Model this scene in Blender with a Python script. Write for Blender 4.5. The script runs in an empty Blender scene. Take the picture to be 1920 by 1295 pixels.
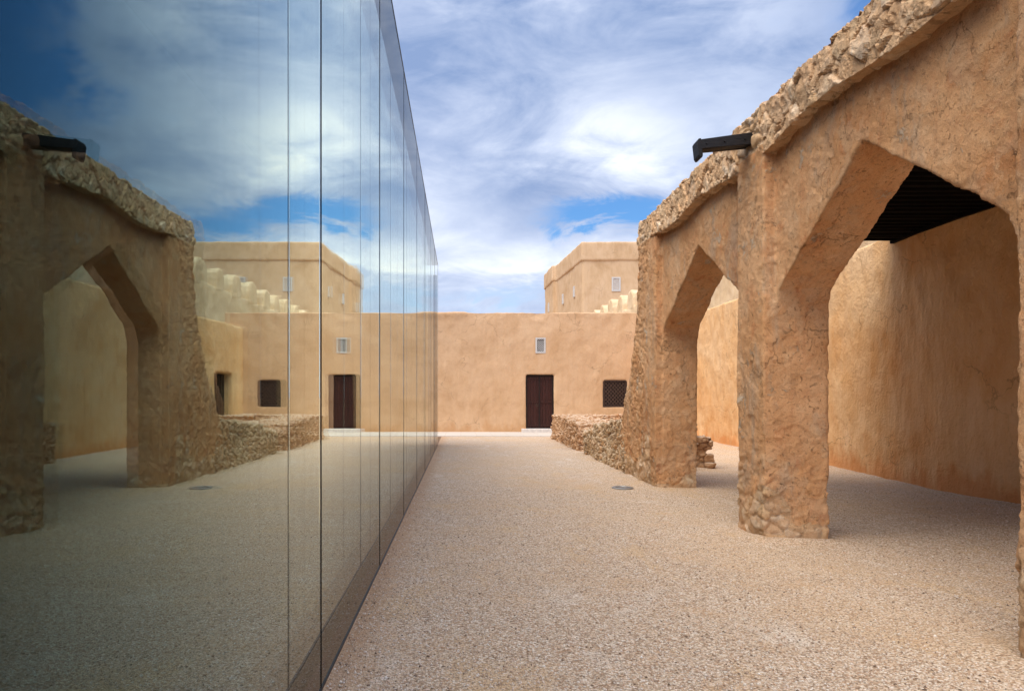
import bpy, bmesh, math, random
import numpy as np
from mathutils import Vector, Matrix
R = math.radians
scene = bpy.context.scene
col = scene.collection
rng = np.random.default_rng(7)
random.seed(7)

# ------------------------------------------------------------------ camera
cam_d = bpy.data.cameras.new("camera")
cam = bpy.data.objects.new("camera", cam_d); col.objects.link(cam)
cam.location = (0, 0, 1.5); cam.rotation_euler = (R(90), 0, 0)
cam_d.sensor_width = 36; cam_d.lens = 24.0
cam_d.shift_x = 0.05; cam_d.shift_y = 0.0497
cam_d.clip_start = 0.05; cam_d.clip_end = 2000
scene.camera = cam

# ------------------------------------------------------------------ sun
SUN_AZ = math.atan2(-0.74, -0.67)      # the sun stands to the left, a little behind the camera
SUN_EL = R(61)
sd = bpy.data.lights.new("sun", 'SUN'); sd.energy = 3.2; sd.angle = R(55); sd.color = (1.0, .93, .82)
sun = bpy.data.objects.new("sun", sd); col.objects.link(sun)
sv = Vector((math.sin(SUN_AZ)*math.cos(SUN_EL), math.cos(SUN_AZ)*math.cos(SUN_EL), math.sin(SUN_EL)))
sun.rotation_euler = sv.to_track_quat('Z', 'Y').to_euler()
sun.location = (-20, -10, 30)

# ------------------------------------------------------------------ exposure
scene.view_settings.view_transform = 'Standard'
scene.view_settings.look = 'None'
scene.view_settings.exposure = 0.40
scene.view_settings.gamma = 1.0

# ------------------------------------------------------------------ node helper
class NT:
    def __init__(s, tree):
        s.t = tree; s.n = tree.nodes; s.l = tree.links
    def new(s, kind, **kw):
        n = s.n.new(kind)
        for k, v in kw.items():
            if k.startswith('_'): setattr(n, k[1:], v)
        for k, v in kw.items():
            if not k.startswith('_'): s.set(n, k, v)
        return n
    def set(s, n, k, v):
        if k.startswith('i') and k[1:].isdigit(): sock = n.inputs[int(k[1:])]
        else: sock = n.inputs[k.replace('__', ' ')]
        s.put(sock, v)
    def put(s, sock, v):
        if isinstance(v, bpy.types.NodeSocket): s.l.new(v, sock)
        elif isinstance(v, bpy.types.Node): s.l.new(v.outputs[0], sock)
        else:
            if hasattr(sock, 'default_value'):
                if sock.type == 'RGBA' and len(v) == 3: v = (*v, 1)
                sock.default_value = v
    def math(s, op, a, b=0.0, c=0.0, clamp=False):
        n = s.n.new('ShaderNodeMath'); n.operation = op; n.use_clamp = clamp
        s.put(n.inputs[0], a); s.put(n.inputs[1], b)
        if op in ('MULTIPLY_ADD',): s.put(n.inputs[2], c)
        return n.outputs[0]
    def mix(s, f, a, b, blend='MIX'):
        n = s.n.new('ShaderNodeMix'); n.data_type = 'RGBA'; n.blend_type = blend
        s.put(n.inputs[0], f); s.put(n.inputs[6], a); s.put(n.inputs[7], b)
        return n.outputs[2]
    def ramp(s, f, stops, interp='LINEAR'):
        n = s.n.new('ShaderNodeValToRGB'); s.put(n.inputs[0], f)
        cr = n.color_ramp; cr.interpolation = interp
        while len(cr.elements) < len(stops): cr.elements.new(0.5)
        for e, (p, c) in zip(cr.elements, stops):
            e.position = p; e.color = c if len(c) == 4 else (*c, 1)
        return n.outputs[0]
    def mrange(s, v, a, b, c=0.0, d=1.0, smooth=True):
        n = s.n.new('ShaderNodeMapRange'); n.interpolation_type = 'SMOOTHSTEP' if smooth else 'LINEAR'
        s.put(n.inputs[0], v); n.inputs[1].default_value = a; n.inputs[2].default_value = b
        n.inputs[3].default_value = c; n.inputs[4].default_value = d
        return n.outputs[0]
    def noise(s, vec, scale, detail=4, rough=.55, dist=0.0):
        n = s.n.new('ShaderNodeTexNoise'); s.put(n.inputs['Vector'], vec)
        n.inputs['Scale'].default_value = scale; n.inputs['Detail'].default_value = detail
        n.inputs['Roughness'].default_value = rough; n.inputs['Distortion'].default_value = dist
        return n.outputs[0]
    def voro(s, vec, scale, feature='F1', out='Distance', rand=1.0):
        n = s.n.new('ShaderNodeTexVoronoi'); n.feature = feature; s.put(n.inputs['Vector'], vec)
        n.inputs['Scale'].default_value = scale; n.inputs['Randomness'].default_value = rand
        return n.outputs[out]
    def mapping(s, vec, scale=(1, 1, 1), loc=(0, 0, 0), rot=(0, 0, 0)):
        n = s.n.new('ShaderNodeMapping'); s.put(n.inputs[0], vec)
        n.inputs['Scale'].default_value = scale; n.inputs['Location'].default_value = loc
        n.inputs['Rotation'].default_value = rot
        return n.outputs[0]
    def bump(s, h, strength, dist, normal=None):
        n = s.n.new('ShaderNodeBump'); n.inputs['Strength'].default_value = strength
        n.inputs['Distance'].default_value = dist; s.put(n.inputs['Height'], h)
        if normal is not None: s.l.new(normal, n.inputs['Normal'])
        return n.outputs[0]

def new_mat(name):
    m = bpy.data.materials.new(name); m.use_nodes = True
    nt = NT(m.node_tree); nt.n.clear()
    out = nt.n.new('ShaderNodeOutputMaterial')
    return m, nt, out

def pbsdf(nt, out, color, rough=.9, normal=None, spec=.25, metallic=0.0):
    b = nt.n.new('ShaderNodeBsdfPrincipled')
    nt.put(b.inputs['Base Color'], color); nt.put(b.inputs['Roughness'], rough)
    b.inputs['Specular IOR Level'].default_value = spec; b.inputs['Metallic'].default_value = metallic
    if normal is not None: nt.l.new(normal, b.inputs['Normal'])
    nt.l.new(b.outputs[0], out.inputs['Surface'])
    return b

# ------------------------------------------------------------------ world: Nishita sky under a layer of streaky cloud
world = bpy.data.worlds.new("World"); scene.world = world; world.use_nodes = True
w = NT(world.node_tree); w.n.clear()
wo = w.n.new('ShaderNodeOutputWorld'); bg = w.n.new('ShaderNodeBackground'); w.l.new(bg.outputs[0], wo.inputs[0])
sky = w.n.new('ShaderNodeTexSky'); sky.sky_type = 'NISHITA'; sky.sun_disc = False
sky.sun_elevation = SUN_EL; sky.sun_rotation = SUN_AZ % (2*math.pi)
sky.air_density = 1.3; sky.dust_density = .4; sky.ozone_density = 3.0
tc = w.n.new('ShaderNodeTexCoord'); D = tc.outputs['Generated']
sp = w.n.new('ShaderNodeSeparateXYZ'); w.l.new(D, sp.inputs[0])
dx, dy, dz = sp.outputs
az = w.math('ARCTAN2', dx, dy)                     # 0 = straight ahead, + = right
el = w.math('ARCSINE', dz)
den = w.math('ADD', w.math('MAXIMUM', dz, 0.0), .16)
px = w.math('DIVIDE', dx, den); py = w.math('DIVIDE', dy, den)
cv = w.n.new('ShaderNodeCombineXYZ'); w.put(cv.inputs[0], px); w.put(cv.inputs[1], py); cv.inputs[2].default_value = 3.1
ae = w.n.new('ShaderNodeCombineXYZ'); w.put(ae.inputs[0], az); w.put(ae.inputs[1], el); ae.inputs[2].default_value = 1.7
warp = w.noise(ae.outputs[0], 5.0, 5, .6)
n_big = w.noise(w.mapping(cv.outputs[0], (1.0, .8, 1), (4, 2, 0), (0, 0, .5)), 1.0, 6, .55, .5)
n_mid = w.noise(w.mapping(ae.outputs[0], (3.4, 7.5, 1), (2, 7, 0), (0, 0, -.12)), 1.3, 8, .60, .45)
n_fin = w.noise(w.mapping(ae.outputs[0], (5, 14, 1), (0, 0, 0), (0, 0, -.15)), 1.6, 7, .6, .7)
wa = w.math('MULTIPLY', w.math('SUBTRACT', n_mid, .5), .20)
we = w.math('MULTIPLY', w.math('SUBTRACT', n_fin, .5), .11)
azw = w.math('ADD', az, wa); elw = w.math('ADD', el, we)
def blob(a0, e0, sa, se, tilt=0.0):
    a = w.math('SUBTRACT', azw, R(a0)); e = w.math('SUBTRACT', elw, R(e0))
    e = w.math('SUBTRACT', e, w.math('MULTIPLY', a, tilt))
    a = w.math('DIVIDE', a, R(sa)); e = w.math('DIVIDE', e, R(se))
    d = w.math('ADD', w.math('MULTIPLY', a, a), w.math('MULTIPLY', e, e))
    return w.math('POWER', 2.718, w.math('MULTIPLY', d, -1.0))
def addup(lst):
    r = lst[0]
    for q in lst[1:]: r = w.math('ADD', r, q)
    return r
# clear places in the cloud
clear = addup([
    w.math('MULTIPLY', blob(12.0, 14.6, 7.5, 1.3, .03), 1.2),
    w.math('MULTIPLY', blob(20, 13.2, 5, 1.2), .8),
    w.math('MULTIPLY', blob(7, 8.2, 18, .9), .35),
    w.math('MULTIPLY', blob(3, 5.4, 20, 1.3), .55),
    w.math('MULTIPLY', blob(38.0, 25, 8.6, 14), 1.7),
    w.math('MULTIPLY', w.mrange(az, R(60), R(110)), .35)])
cl = w.math('ADD', clear, w.math('MULTIPLY', w.math('SUBTRACT', n_mid, .55), 1.2))
cl = w.math('ADD', cl, w.math('MULTIPLY', w.math('SUBTRACT', n_fin, .5), .6))
cover = w.mrange(cl, .12, .95, 1.0, 0.0)
# brightness of the cloud itself
bright = addup([
    w.math('MULTIPLY', blob(12.5, 20.0, 7.5, 3.2, -.05), .50),
    w.math('MULTIPLY', blob(4, 11.2, 12, 1.7), .24),
    w.math('MULTIPLY', blob(-2, 15.0, 5, 3.5), .28),
    w.math('MULTIPLY', blob(17, 11.0, 8, 1.2), .32),
    w.math('MULTIPLY', blob(10, 35, 7, 5), .22),
    w.math('MULTIPLY', blob(-4, 24, 7, 5), -.22),
    w.math('MULTIPLY', blob(6, 29, 8, 3), -.22),
    w.math('MULTIPLY', blob(19, 26, 6, 4), -.20),
    w.math('MULTIPLY', blob(5, 17.0, 7, 1.6, .3), -.18)])
bri = w.math('ADD', .36, w.math('ADD', bright, w.math('MULTIPLY', w.math('SUBTRACT', n_big, .5), .55)))
bri = w.math('ADD', bri, w.math('MULTIPLY', w.math('SUBTRACT', n_mid, .5), 1.3))
bri = w.math('ADD', bri, w.math('MULTIPLY', w.math('SUBTRACT', n_fin, .5), .60), clamp=True)
ccol = w.ramp(bri, [(0.0, (.22, .31, .52)), (.3, (.38, .46, .65)), (.55, (.54, .61, .77)), (.78, (.73, .78, .87)), (1.0, (.93, .93, .92))])
skyc = w.mix(1.0, sky.outputs[0], (.055, .088, .125), 'MULTIPLY')
# added glow, out of view overhead and behind the camera, lifts ground and walls
glowk = w.math('ADD', w.mrange(el, R(36), R(62), 1.0, 1.9), w.mrange(dy, .1, -.6, 0, .45))
final = w.mix(cover, skyc, ccol)
final = w.mix(1.0, final, w.math('MULTIPLY', glowk, 1.0), 'MULTIPLY')
# below the horizon plain earth tone keeps stray light natural
final = w.mix(w.mrange(dz, -.02, 0.0), (.30, .24, .18, 1), final)
w.l.new(final, bg.inputs[0]); bg.inputs[1].default_value = 1.0

# ------------------------------------------------------------------ numpy noise
def _hash(ix, iy, iz, seed):
    h = (ix.astype(np.int64)*374761393 + iy.astype(np.int64)*668265263 + iz.astype(np.int64)*2147483647 + seed*1274126177) & 0xffffffff
    h = ((h ^ (h >> 13)) * 1274126177) & 0xffffffff
    h = ((h ^ (h >> 16)) * 2246822519) & 0xffffffff
    return ((h ^ (h >> 15)) & 0xffffff) / float(0xffffff)
def vnoise(P, seed=0):
    I = np.floor(P).astype(np.int64); F = P - I; F = F*F*(3-2*F)
    r = 0
    for a in (0, 1):
        for b in (0, 1):
            for c in (0, 1):
                wgt = (F[:, 0] if a else 1-F[:, 0])*(F[:, 1] if b else 1-F[:, 1])*(F[:, 2] if c else 1-F[:, 2])
                r = r + wgt*_hash(I[:, 0]+a, I[:, 1]+b, I[:, 2]+c, seed)
    return r*2-1
def fbm(P, octs=4, seed=0, gain=.5):
    r = 0; a = 1.0; P = P.copy()
    for o in range(octs):
        r = r + a*vnoise(P, seed+o*17); P = P*2.03 + 11.3; a *= gain
    return r
def worley(P, seed=0):
    I = np.floor(P).astype(np.int64)
    f1 = np.full(len(P), 9.0); f2 = np.full(len(P), 9.0); idh = np.zeros(len(P))
    for a in (-1, 0, 1):
        for b in (-1, 0, 1):
            for c in (-1, 0, 1):
                X, Y, Z = I[:, 0]+a, I[:, 1]+b, I[:, 2]+c
                q = np.stack([X+_hash(X, Y, Z, seed), Y+_hash(X, Y, Z, seed+1), Z+_hash(X, Y, Z, seed+2)], 1)
                d = np.sqrt(((P-q)**2).sum(1)); h = _hash(X, Y, Z, seed+3)
                m = d < f1
                f2 = np.where(m, f1, np.minimum(f2, d)); idh = np.where(m, h, idh); f1 = np.where(m, d, f1)
    return f1, f2, idh
def sstep(x, a, b):
    t = np.clip((x-a)/(b-a), 0, 1); return t*t*(3-2*t)

# ------------------------------------------------------------------ mesh helpers
def bm_box(bm, x0, x1, y0, y1, z0, z1):
    v = [bm.verts.new(p) for p in ((x0, y0, z0), (x1, y0, z0), (x1, y1, z0), (x0, y1, z0), (x0, y0, z1), (x1, y0, z1), (x1, y1, z1), (x0, y1, z1))]
    for f in ((0, 3, 2, 1), (4, 5, 6, 7), (0, 1, 5, 4), (1, 2, 6, 5), (2, 3, 7, 6), (3, 0, 4, 7)):
        bm.faces.new([v[i] for i in f])
    return v
def bm_prism(bm, pts, fn0, fn1):
    """closed prism: pts 2-D outline, fn0/fn1 map it to the two end caps"""
    a = [bm.verts.new(fn0(*p)) for p in pts]; b = [bm.verts.new(fn1(*p)) for p in pts]
    n = len(pts)
    f0 = bm.faces.new(a[::-1]); f1 = bm.faces.new(b); f0.normal_update(); f1.normal_update()
    for i in range(n):
        j = (i+1) % n; bm.faces.new((a[i], a[j], b[j], b[i]))
    bmesh.ops.triangulate(bm, faces=[f0, f1])
def bm_cyl(bm, p0, p1, r0, r1=None, seg=12):
    r1 = r0 if r1 is None else r1
    p0 = Vector(p0); p1 = Vector(p1); d = (p1-p0).normalized()
    q = d.to_track_quat('Z', 'Y'); A = []; B = []
    for i in range(seg):
        t = 2*math.pi*i/seg; o = q @ Vector((math.cos(t), math.sin(t), 0))
        A.append(bm.verts.new(p0+o*r0)); B.append(bm.verts.new(p1+o*r1))
    bm.faces.new(A[::-1]); bm.faces.new(B)
    for i in range(seg):
        j = (i+1) % seg; bm.faces.new((A[i], A[j], B[j], B[i]))
def link(name, me, mat, parent=None, smooth=False):
    o = bpy.data.objects.new(name, me); col.objects.link(o)
    if mat is not None:
        me.materials.clear(); me.materials.append(mat)
    if parent is not None: o.parent = parent
    if smooth:
        me.polygons.foreach_set('use_smooth', [True]*len(me.polygons))
    return o
def obj(name, bm, mat, parent=None, smooth=False, bevel=0.0):
    bmesh.ops.recalc_face_normals(bm, faces=bm.faces)
    if bevel:
        bmesh.ops.bevel(bm, geom=list(bm.edges), offset=bevel, segments=2, affect='EDGES', profile=.5)
    me = bpy.data.meshes.new(name); bm.to_mesh(me); bm.free()
    if parent is not None and parent.location.length > 0:
        me.transform(Matrix.Translation(-parent.location))
    return link(name, me, mat, parent, smooth)
def tag(o, label=None, cat=None, group=None, kind=None):
    if label: o['label'] = label
    if cat: o['category'] = cat
    if group: o['group'] = group
    if kind: o['kind'] = kind
    return o
def thing(name, label, cat, loc=(0, 0, 0), group=None):
    o = bpy.data.objects.new(name, None); col.objects.link(o); o.location = loc
    o.empty_display_size = .2
    return tag(o, label, cat, group)

def remeshed(bm, voxel, disp=None):
    """union of overlapping closed shapes as one even-meshed skin, then displaced by disp(P,N)->(d, edge, rnd)"""
    bmesh.ops.recalc_face_normals(bm, faces=bm.faces)
    me = bpy.data.meshes.new('tmp'); bm.to_mesh(me); bm.free()
    o = bpy.data.objects.new('tmp', me); col.objects.link(o)
    m = o.modifiers.new('r', 'REMESH'); m.mode = 'VOXEL'; m.voxel_size = voxel; m.adaptivity = 0
    dg = bpy.context.evaluated_depsgraph_get(); dg.update()
    out = bpy.data.meshes.new_from_object(o.evaluated_get(dg))
    bpy.data.objects.remove(o); bpy.data.meshes.remove(me)
    if disp is not None:
        n = len(out.vertices); P = np.empty(n*3, np.float32); out.vertices.foreach_get('co', P); P = P.reshape(-1, 3).astype(float)
        N = np.empty(n*3, np.float32); out.vertices.foreach_get('normal', N); N = N.reshape(-1, 3).astype(float)
        d, edge, rnd = disp(P, N)
        P2 = P + N*d[:, None]
        out.vertices.foreach_set('co', P2.astype(np.float32).ravel())
        for nm, arr in (('gap', edge), ('rnd', rnd)):
            a = out.attributes.new(nm, 'FLOAT', 'POINT'); a.data.foreach_set('value', np.asarray(arr, np.float32))
        out.update()
    return out

# ------------------------------------------------------------------ materials
def mat_smooth_plaster(name, c_main, c_dark, c_light, streak=.5, bumpk=1.0, lowstain=None):
    m, nt, out = new_mat(name)
    g = nt.n.new('ShaderNodeNewGeometry'); P = g.outputs['Position']
    big = nt.noise(P, .55, 6, .6, .4)
    med = nt.noise(nt.mapping(P, (1, 1, .55)), 2.6, 7, .62, .3)
    fine = nt.noise(P, 28, 5, .65)
    strk = nt.noise(nt.mapping(P, (7, 7, .45)), 1.0, 6, .6)
    c = nt.ramp(big, [(.30, c_dark), (.50, c_main), (.72, c_light)])
    c = nt.mix(nt.mrange(med, .35, .75, 0, .50), c, c_light)
    c = nt.mix(nt.mrange(med, .50, .25, 0, .45), c, c_dark)
    c = nt.mix(nt.math('MULTIPLY', nt.mrange(strk, .50, .75), streak), c, c_dark)
    c = nt.mix(nt.mrange(fine, .55, .8, 0, .3), c, tuple(v*.6 for v in c_dark))
    if lowstain:
        z = nt.n.new('ShaderNodeSeparateXYZ'); nt.put(z.inputs[0], P)
        zz = nt.math('ADD', z.outputs[2], nt.math('MULTIPLY', nt.math('SUBTRACT', med, .5), 1.3))
        c = nt.mix(nt.mrange(zz, .45, .05, 0, .6), c, lowstain)
    nz = nt.n.new('ShaderNodeTexNoise'); nt.put(nz.inputs['Vector'], P); nz.inputs['Scale'].default_value = 2.5; nz.inputs['Detail'].default_value = 6
    vm = nt.n.new('ShaderNodeVectorMath'); vm.operation = 'MULTIPLY_ADD'; nt.put(vm.inputs[0], nz.outputs['Color']); vm.inputs[1].default_value = (.7, .7, .7); nt.put(vm.inputs[2], P)
    ve = nt.voro(vm.outputs[0], .8, 'DISTANCE_TO_EDGE')
    crack = nt.math('MULTIPLY', nt.mrange(ve, .0, .012, 1, 0), nt.mrange(nt.noise(P, .8, 3, .5), .50, .60))
    c = nt.mix(nt.math('MULTIPLY', crack, .5), c, tuple(v*.4 for v in c_dark))
    mark = nt.mrange(nt.noise(nt.mapping(P, (1, 1, .6)), 8.5, 5, .7), .64, .72, 0, .30)
    c = nt.mix(mark, c, tuple(v*.6 for v in c_dark))
    und = nt.noise(nt.mapping(P, (1, 1, .5)), 4.0, 4, .5)
    h = nt.math('ADD', nt.math('MULTIPLY', und, 1.2), nt.math('ADD', nt.math('MULTIPLY', nt.noise(P, 14, 5, .6), .35), nt.math('MULTIPLY', fine, .08)))
    nb = nt.bump(h, .55*bumpk, .05)
    pbsdf(nt, out, c, .93, nb, .12)
    return m

def mat_old_plaster(name):
    """worn mud and lime render over rubble: blotches, pale stones showing, flaked layers, pits and hairline cracks"""
    m, nt, out = new_mat(name)
    g = nt.n.new('ShaderNodeNewGeometry'); P = g.outputs['Position']
    at = nt.n.new('ShaderNodeAttribute'); at.attribute_name = 'gap'
    ar = nt.n.new('ShaderNodeAttribute'); ar.attribute_name = 'rnd'
    gap, rnd = at.outputs['Fac'], ar.outputs['Fac']
    # domain warp
    nz = nt.n.new('ShaderNodeTexNoise'); nt.put(nz.inputs['Vector'], P); nz.inputs['Scale'].default_value = 5.5; nz.inputs['Detail'].default_value = 6; nz.inputs['Roughness'].default_value = .65
    vm = nt.n.new('ShaderNodeVectorMath'); vm.operation = 'MULTIPLY_ADD'; nt.put(vm.inputs[0], nz.outputs['Color']); vm.inputs[1].default_value = (.30, .30, .30); nt.put(vm.inputs[2], P)
    W = vm.outputs[0]
    big = nt.noise(P, .9, 6, .6, .5); med = nt.noise(P, 4.2, 8, .65, .5); sm = nt.noise(W, 13, 6, .7)
    fine = nt.noise(P, 42, 6, .7); strk = nt.noise(nt.mapping(P, (9, 9, .8)), 1, 6, .62)
    c = nt.ramp(big, [(.30, (.56, .245, .095)), (.45, (.71, .375, .170)), (.6, (.78, .435, .215)), (.75, (.84, .52, .28))])
    c = nt.mix(nt.mrange(med, .52, .72, 0, .6), c, (.84, .56, .32, 1))
    c = nt.mix(nt.mrange(med, .45, .27, 0, .7), c, (.55, .19, .065, 1))
    c = nt.mix(nt.mrange(strk, .52, .80, 0, .35), c, (.46, .26, .14, 1))
    # grey weathering in runs and patches, red earth in others
    wea = nt.noise(nt.mapping(P, (1.5, 1.5, .55), (2, 5, 1)), 1.7, 7, .68, .6)
    c = nt.mix(nt.mrange(wea, .52, .68, 0, .60), c, (.52, .385, .27, 1))
    c = nt.mix(nt.mrange(wea, .46, .30, 0, .45), c, (.64, .25, .095, 1))
    # flaked layers: every flake has its own level and tone
    fl = nt.n.new('ShaderNodeTexVoronoi'); nt.put(fl.inputs['Vector'], nt.mapping(W, (1, 1, .7))); fl.inputs['Scale'].default_value = 7.5
    fs = nt.n.new('ShaderNodeSeparateColor'); nt.put(fs.inputs[0], fl.outputs['Color'])
    fmask = nt.mrange(nt.noise(P, 1.6, 5, .65), .44, .60)
    flk = nt.math('MULTIPLY', nt.mrange(fs.outputs[0], .45, .55, 0, 1), fmask)
    c = nt.mix(nt.math('MULTIPLY', flk, .28), c, (.70, .50, .32, 1))
    pale = nt.mrange(nt.noise(W, 2.6, 6, .65, .3), .62, .66, 0, .8)
    c = nt.mix(pale, c, (.68, .55, .40, 1))
    stone = nt.ramp(rnd, [(0, (.60, .42, .25)), (.25, (.74, .55, .34)), (.45, (.84, .68, .47)), (.62, (.62, .48, .33)), (.75, (.76, .53, .30)), (.9, (.88, .75, .56))], 'CONSTANT')
    stone = nt.mix(nt.mrange(med, .33, .60, 0, .75), stone, (.80, .50, .27, 1))
    isst = nt.mrange(rnd, .001, .01)
    c = nt.mix(nt.math('MULTIPLY', isst, .75), c, stone)
    c = nt.mix(nt.math('MULTIPLY', nt.mrange(gap, .55, 1.0), .6), c, (.26, .135, .065, 1))
    bare = nt.math('SUBTRACT', 1.0, nt.math('MULTIPLY', isst, .65))
    pit = nt.mrange(nt.noise(nt.mapping(W, (1, 1, 1.7)), 15, 4, .72), .655, .70)
    c = nt.mix(nt.math('MULTIPLY', nt.math('MULTIPLY', pit, bare), .75), c, (.15, .07, .035, 1))
    c = nt.mix(nt.mrange(fine, .52, .75, 0, .30), c, (.40, .22, .12, 1))
    c = nt.mix(nt.math('MULTIPLY', nt.mrange(sm, .52, .72, 0, .5), bare), c, (.38, .20, .10, 1))
    ve = nt.voro(nt.mapping(W, (1, 1, .8)), 2.1, 'DISTANCE_TO_EDGE')
    crack = nt.math('MULTIPLY', nt.mrange(ve, .0, .010, 1, 0), nt.mrange(nt.noise(P, 1.9, 3, .5), .50, .58))
    c = nt.mix(nt.math('MULTIPLY', crack, .3), c, (.16, .08, .04, 1))
    pt = nt.mrange(g.outputs['Pointiness'], .56, .64, 0, .7)
    c = nt.mix(nt.math('MULTIPLY', pt, nt.mrange(med, .40, .58)), c, (.88, .70, .50, 1))
    # short dark crevices and grit
    crev = nt.mrange(nt.noise(nt.mapping(W, (1, 1, 1.9), (3, 1, 2)), 27, 3, .65), .63, .68)
    c = nt.mix(nt.math('MULTIPLY', nt.math('MULTIPLY', crev, bare), .6), c, (.22, .11, .055, 1))
    grit = nt.noise(P, 120, 3, .7)
    c = nt.mix(nt.mrange(grit, .50, .68, 0, .35), c, (.34, .19, .10, 1))
    c = nt.mix(nt.mrange(grit, .46, .32, 0, .30), c, (.84, .60, .37, 1))
    h = nt.math('MULTIPLY', sm, .52)
    h = nt.math('ADD', h, nt.math('MULTIPLY', grit, .16))
    h = nt.math('SUBTRACT', h, nt.math('MULTIPLY', crev, .35))
    h = nt.math('ADD', h, nt.math('MULTIPLY', nt.noise(P, 9, 6, .6), .28))
    h = nt.math('ADD', h, nt.math('MULTIPLY', flk, .22))
    h = nt.math('ADD', h, nt.math('MULTIPLY', fine, .18))
    h = nt.math('ADD', h, nt.math('MULTIPLY', pale, .22))
    h = nt.math('SUBTRACT', h, nt.math('MULTIPLY', pit, .45))
    h = nt.math('SUBTRACT', h, nt.math('MULTIPLY', crack, .35))
    nb = nt.bump(h, 1.0, .048)
    pbsdf(nt, out, c, .95, nb, .1)
    return m

M = {}
M['old'] = mat_old_plaster('worn_plaster')
M['wall'] = mat_smooth_plaster('sand_plaster', (.625, .395, .222), (.53, .315, .16), (.675, .45, .27), .25, 1.1, (.54, .29, .13, 1))
M['side'] = mat_smooth_plaster('cream_plaster', (.78, .465, .215), (.68, .335, .12), (.83, .55, .30), .22, 2.4, (.66, .255, .08, 1))
M['tower'] = mat_smooth_plaster('tower_plaster', (.60, .405, .235), (.50, .32, .17), (.66, .465, .29), .35, .7)
M['battle'] = mat_smooth_plaster('pale_rubble_plaster', (.72, .53, .31), (.60, .41, .22), (.77, .59, .38), .2, 1.6)

def mat_rubble(name, warm=0.0):
    m, nt, out = new_mat(name)
    g = nt.n.new('ShaderNodeNewGeometry'); P = g.outputs['Position']
    at = nt.n.new('ShaderNodeAttribute'); at.attribute_name = 'gap'
    ar = nt.n.new('ShaderNodeAttribute'); ar.attribute_name = 'rnd'
    med = nt.noise(P, 7, 7, .65, .4); fine = nt.noise(P, 60, 5, .7)
    c = nt.ramp(ar.outputs['Fac'], [(0, (.36, .21, .11)), (.2, (.52, .34, .18)), (.45, (.58, .41, .24)), (.7, (.44, .32, .20)), (.85, (.56, .32, .15)), (1, (.62, .47, .30))])
    c = nt.mix(nt.mrange(med, .42, .7, 0, .55), c, (.52, .33, .185, 1))
    c = nt.mix(nt.mrange(med, .45, .25, 0, .4), c, (.33, .23, .155, 1))
    if warm: c = nt.mix(warm, c, (.48, .225, .10, 1))
    # paler on upward faces of the broken top
    nz = nt.n.new('ShaderNodeSeparateXYZ'); nt.put(nz.inputs[0], g.outputs['Normal'])
    c = nt.mix(nt.mrange(nz.outputs[2], .45, .9, 0, .55), c, (.66, .52, .38, 1))
    c = nt.mix(nt.math('MULTIPLY', nt.mrange(at.outputs['Fac'], .35, 1), .75), c, (.18, .105, .06, 1))
    c = nt.mix(nt.mrange(fine, .52, .8, 0, .35), c, (.22, .14, .09, 1))
    h = nt.math('ADD', nt.noise(P, 22, 6, .7, .5), nt.math('MULTIPLY', fine, .25))
    nb = nt.bump(h, .9, .03)
    pbsdf(nt, out, c, .95, nb, .12)
    return m
M['rubble'] = mat_rubble('rubble_stone'); M['rubble_warm'] = mat_rubble('rubble_stone_red', .5)

def gravel_color(nt, P):
    cellc = nt.voro(P, 82, 'F1', 'Color')
    s = nt.n.new('ShaderNodeSeparateColor'); nt.put(s.inputs[0], cellc)
    c = nt.ramp(s.outputs[0], [(0, (.22, .14, .08)), (.10, (.40, .275, .185)), (.3, (.55, .41, .29)), (.55, (.65, .505, .375)), (.8, (.71, .595, .475)), (1, (.86, .79, .70))], 'LINEAR')
    c = nt.mix(nt.mrange(s.outputs[1], .80, .95, 0, .6), c, (.50, .29, .17, 1))
    big = nt.noise(P, .5, 5, .6, .3); med = nt.noise(P, 2.3, 6, .65, .5)
    c = nt.mix(nt.mrange(big, .42, .65, 0, .42), c, (.62, .44, .28, 1))
    c = nt.mix(nt.mrange(med, .50, .72, 0, .50), c, (.62, .41, .24, 1))
    pat = nt.noise(nt.mapping(P, (1, .6, 1), (7, 3, 0)), 1.1, 6, .7, .8)
    c = nt.mix(nt.mrange(pat, .53, .66, 0, .38), c, (.66, .45, .24, 1))
    c = nt.mix(nt.mrange(pat, .42, .30, 0, .35), c, (.84, .78, .70, 1))
    return nt.mix(1.0, c, (1.05, 1.01, .94, 1), 'MULTIPLY')
def mat_gravel():
    m, nt, out = new_mat('gravel')
    g = nt.n.new('ShaderNodeNewGeometry'); P = g.outputs['Position']
    c = gravel_color(nt, P)
    d1 = nt.voro(P, 82, 'F1'); d2 = nt.voro(P, 150, 'F1')
    c = nt.mix(nt.mrange(d1, .45, .8, 0, .6), c, (.22, .14, .085, 1))  # shade between the pebbles put into the colour
    # browner strip along the foot of the glass
    sx = nt.n.new('ShaderNodeSeparateXYZ'); nt.put(sx.inputs[0], P)
    ed = nt.math('ADD', sx.outputs[0], nt.math('MULTIPLY', nt.math('SUBTRACT', nt.noise(P, 5, 5, .65), .5), .35))
    c = nt.mix(nt.mrange(ed, -.40, -.68, 0, .55), c, (.48, .27, .14, 1))
    c = nt.mix(nt.mrange(sx.outputs[0], -.715, -.74, 0, .85), c, (.17, .095, .05, 1))   # gravel painted dark behind the glass, deepening the weak-reflection band at its foot
    h = nt.math('ADD', nt.math('MULTIPLY', d1, -1.0), nt.math('MULTIPLY', d2, -.4))
    h = nt.math('ADD', h, nt.math('MULTIPLY', nt.noise(P, 3.2, 4, .55), 5.0))
    nb = nt.bump(h, .8, .010)
    pbsdf(nt, out, c, .9, nb, .2)
    return m
M['gravel'] = mat_gravel()
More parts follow.
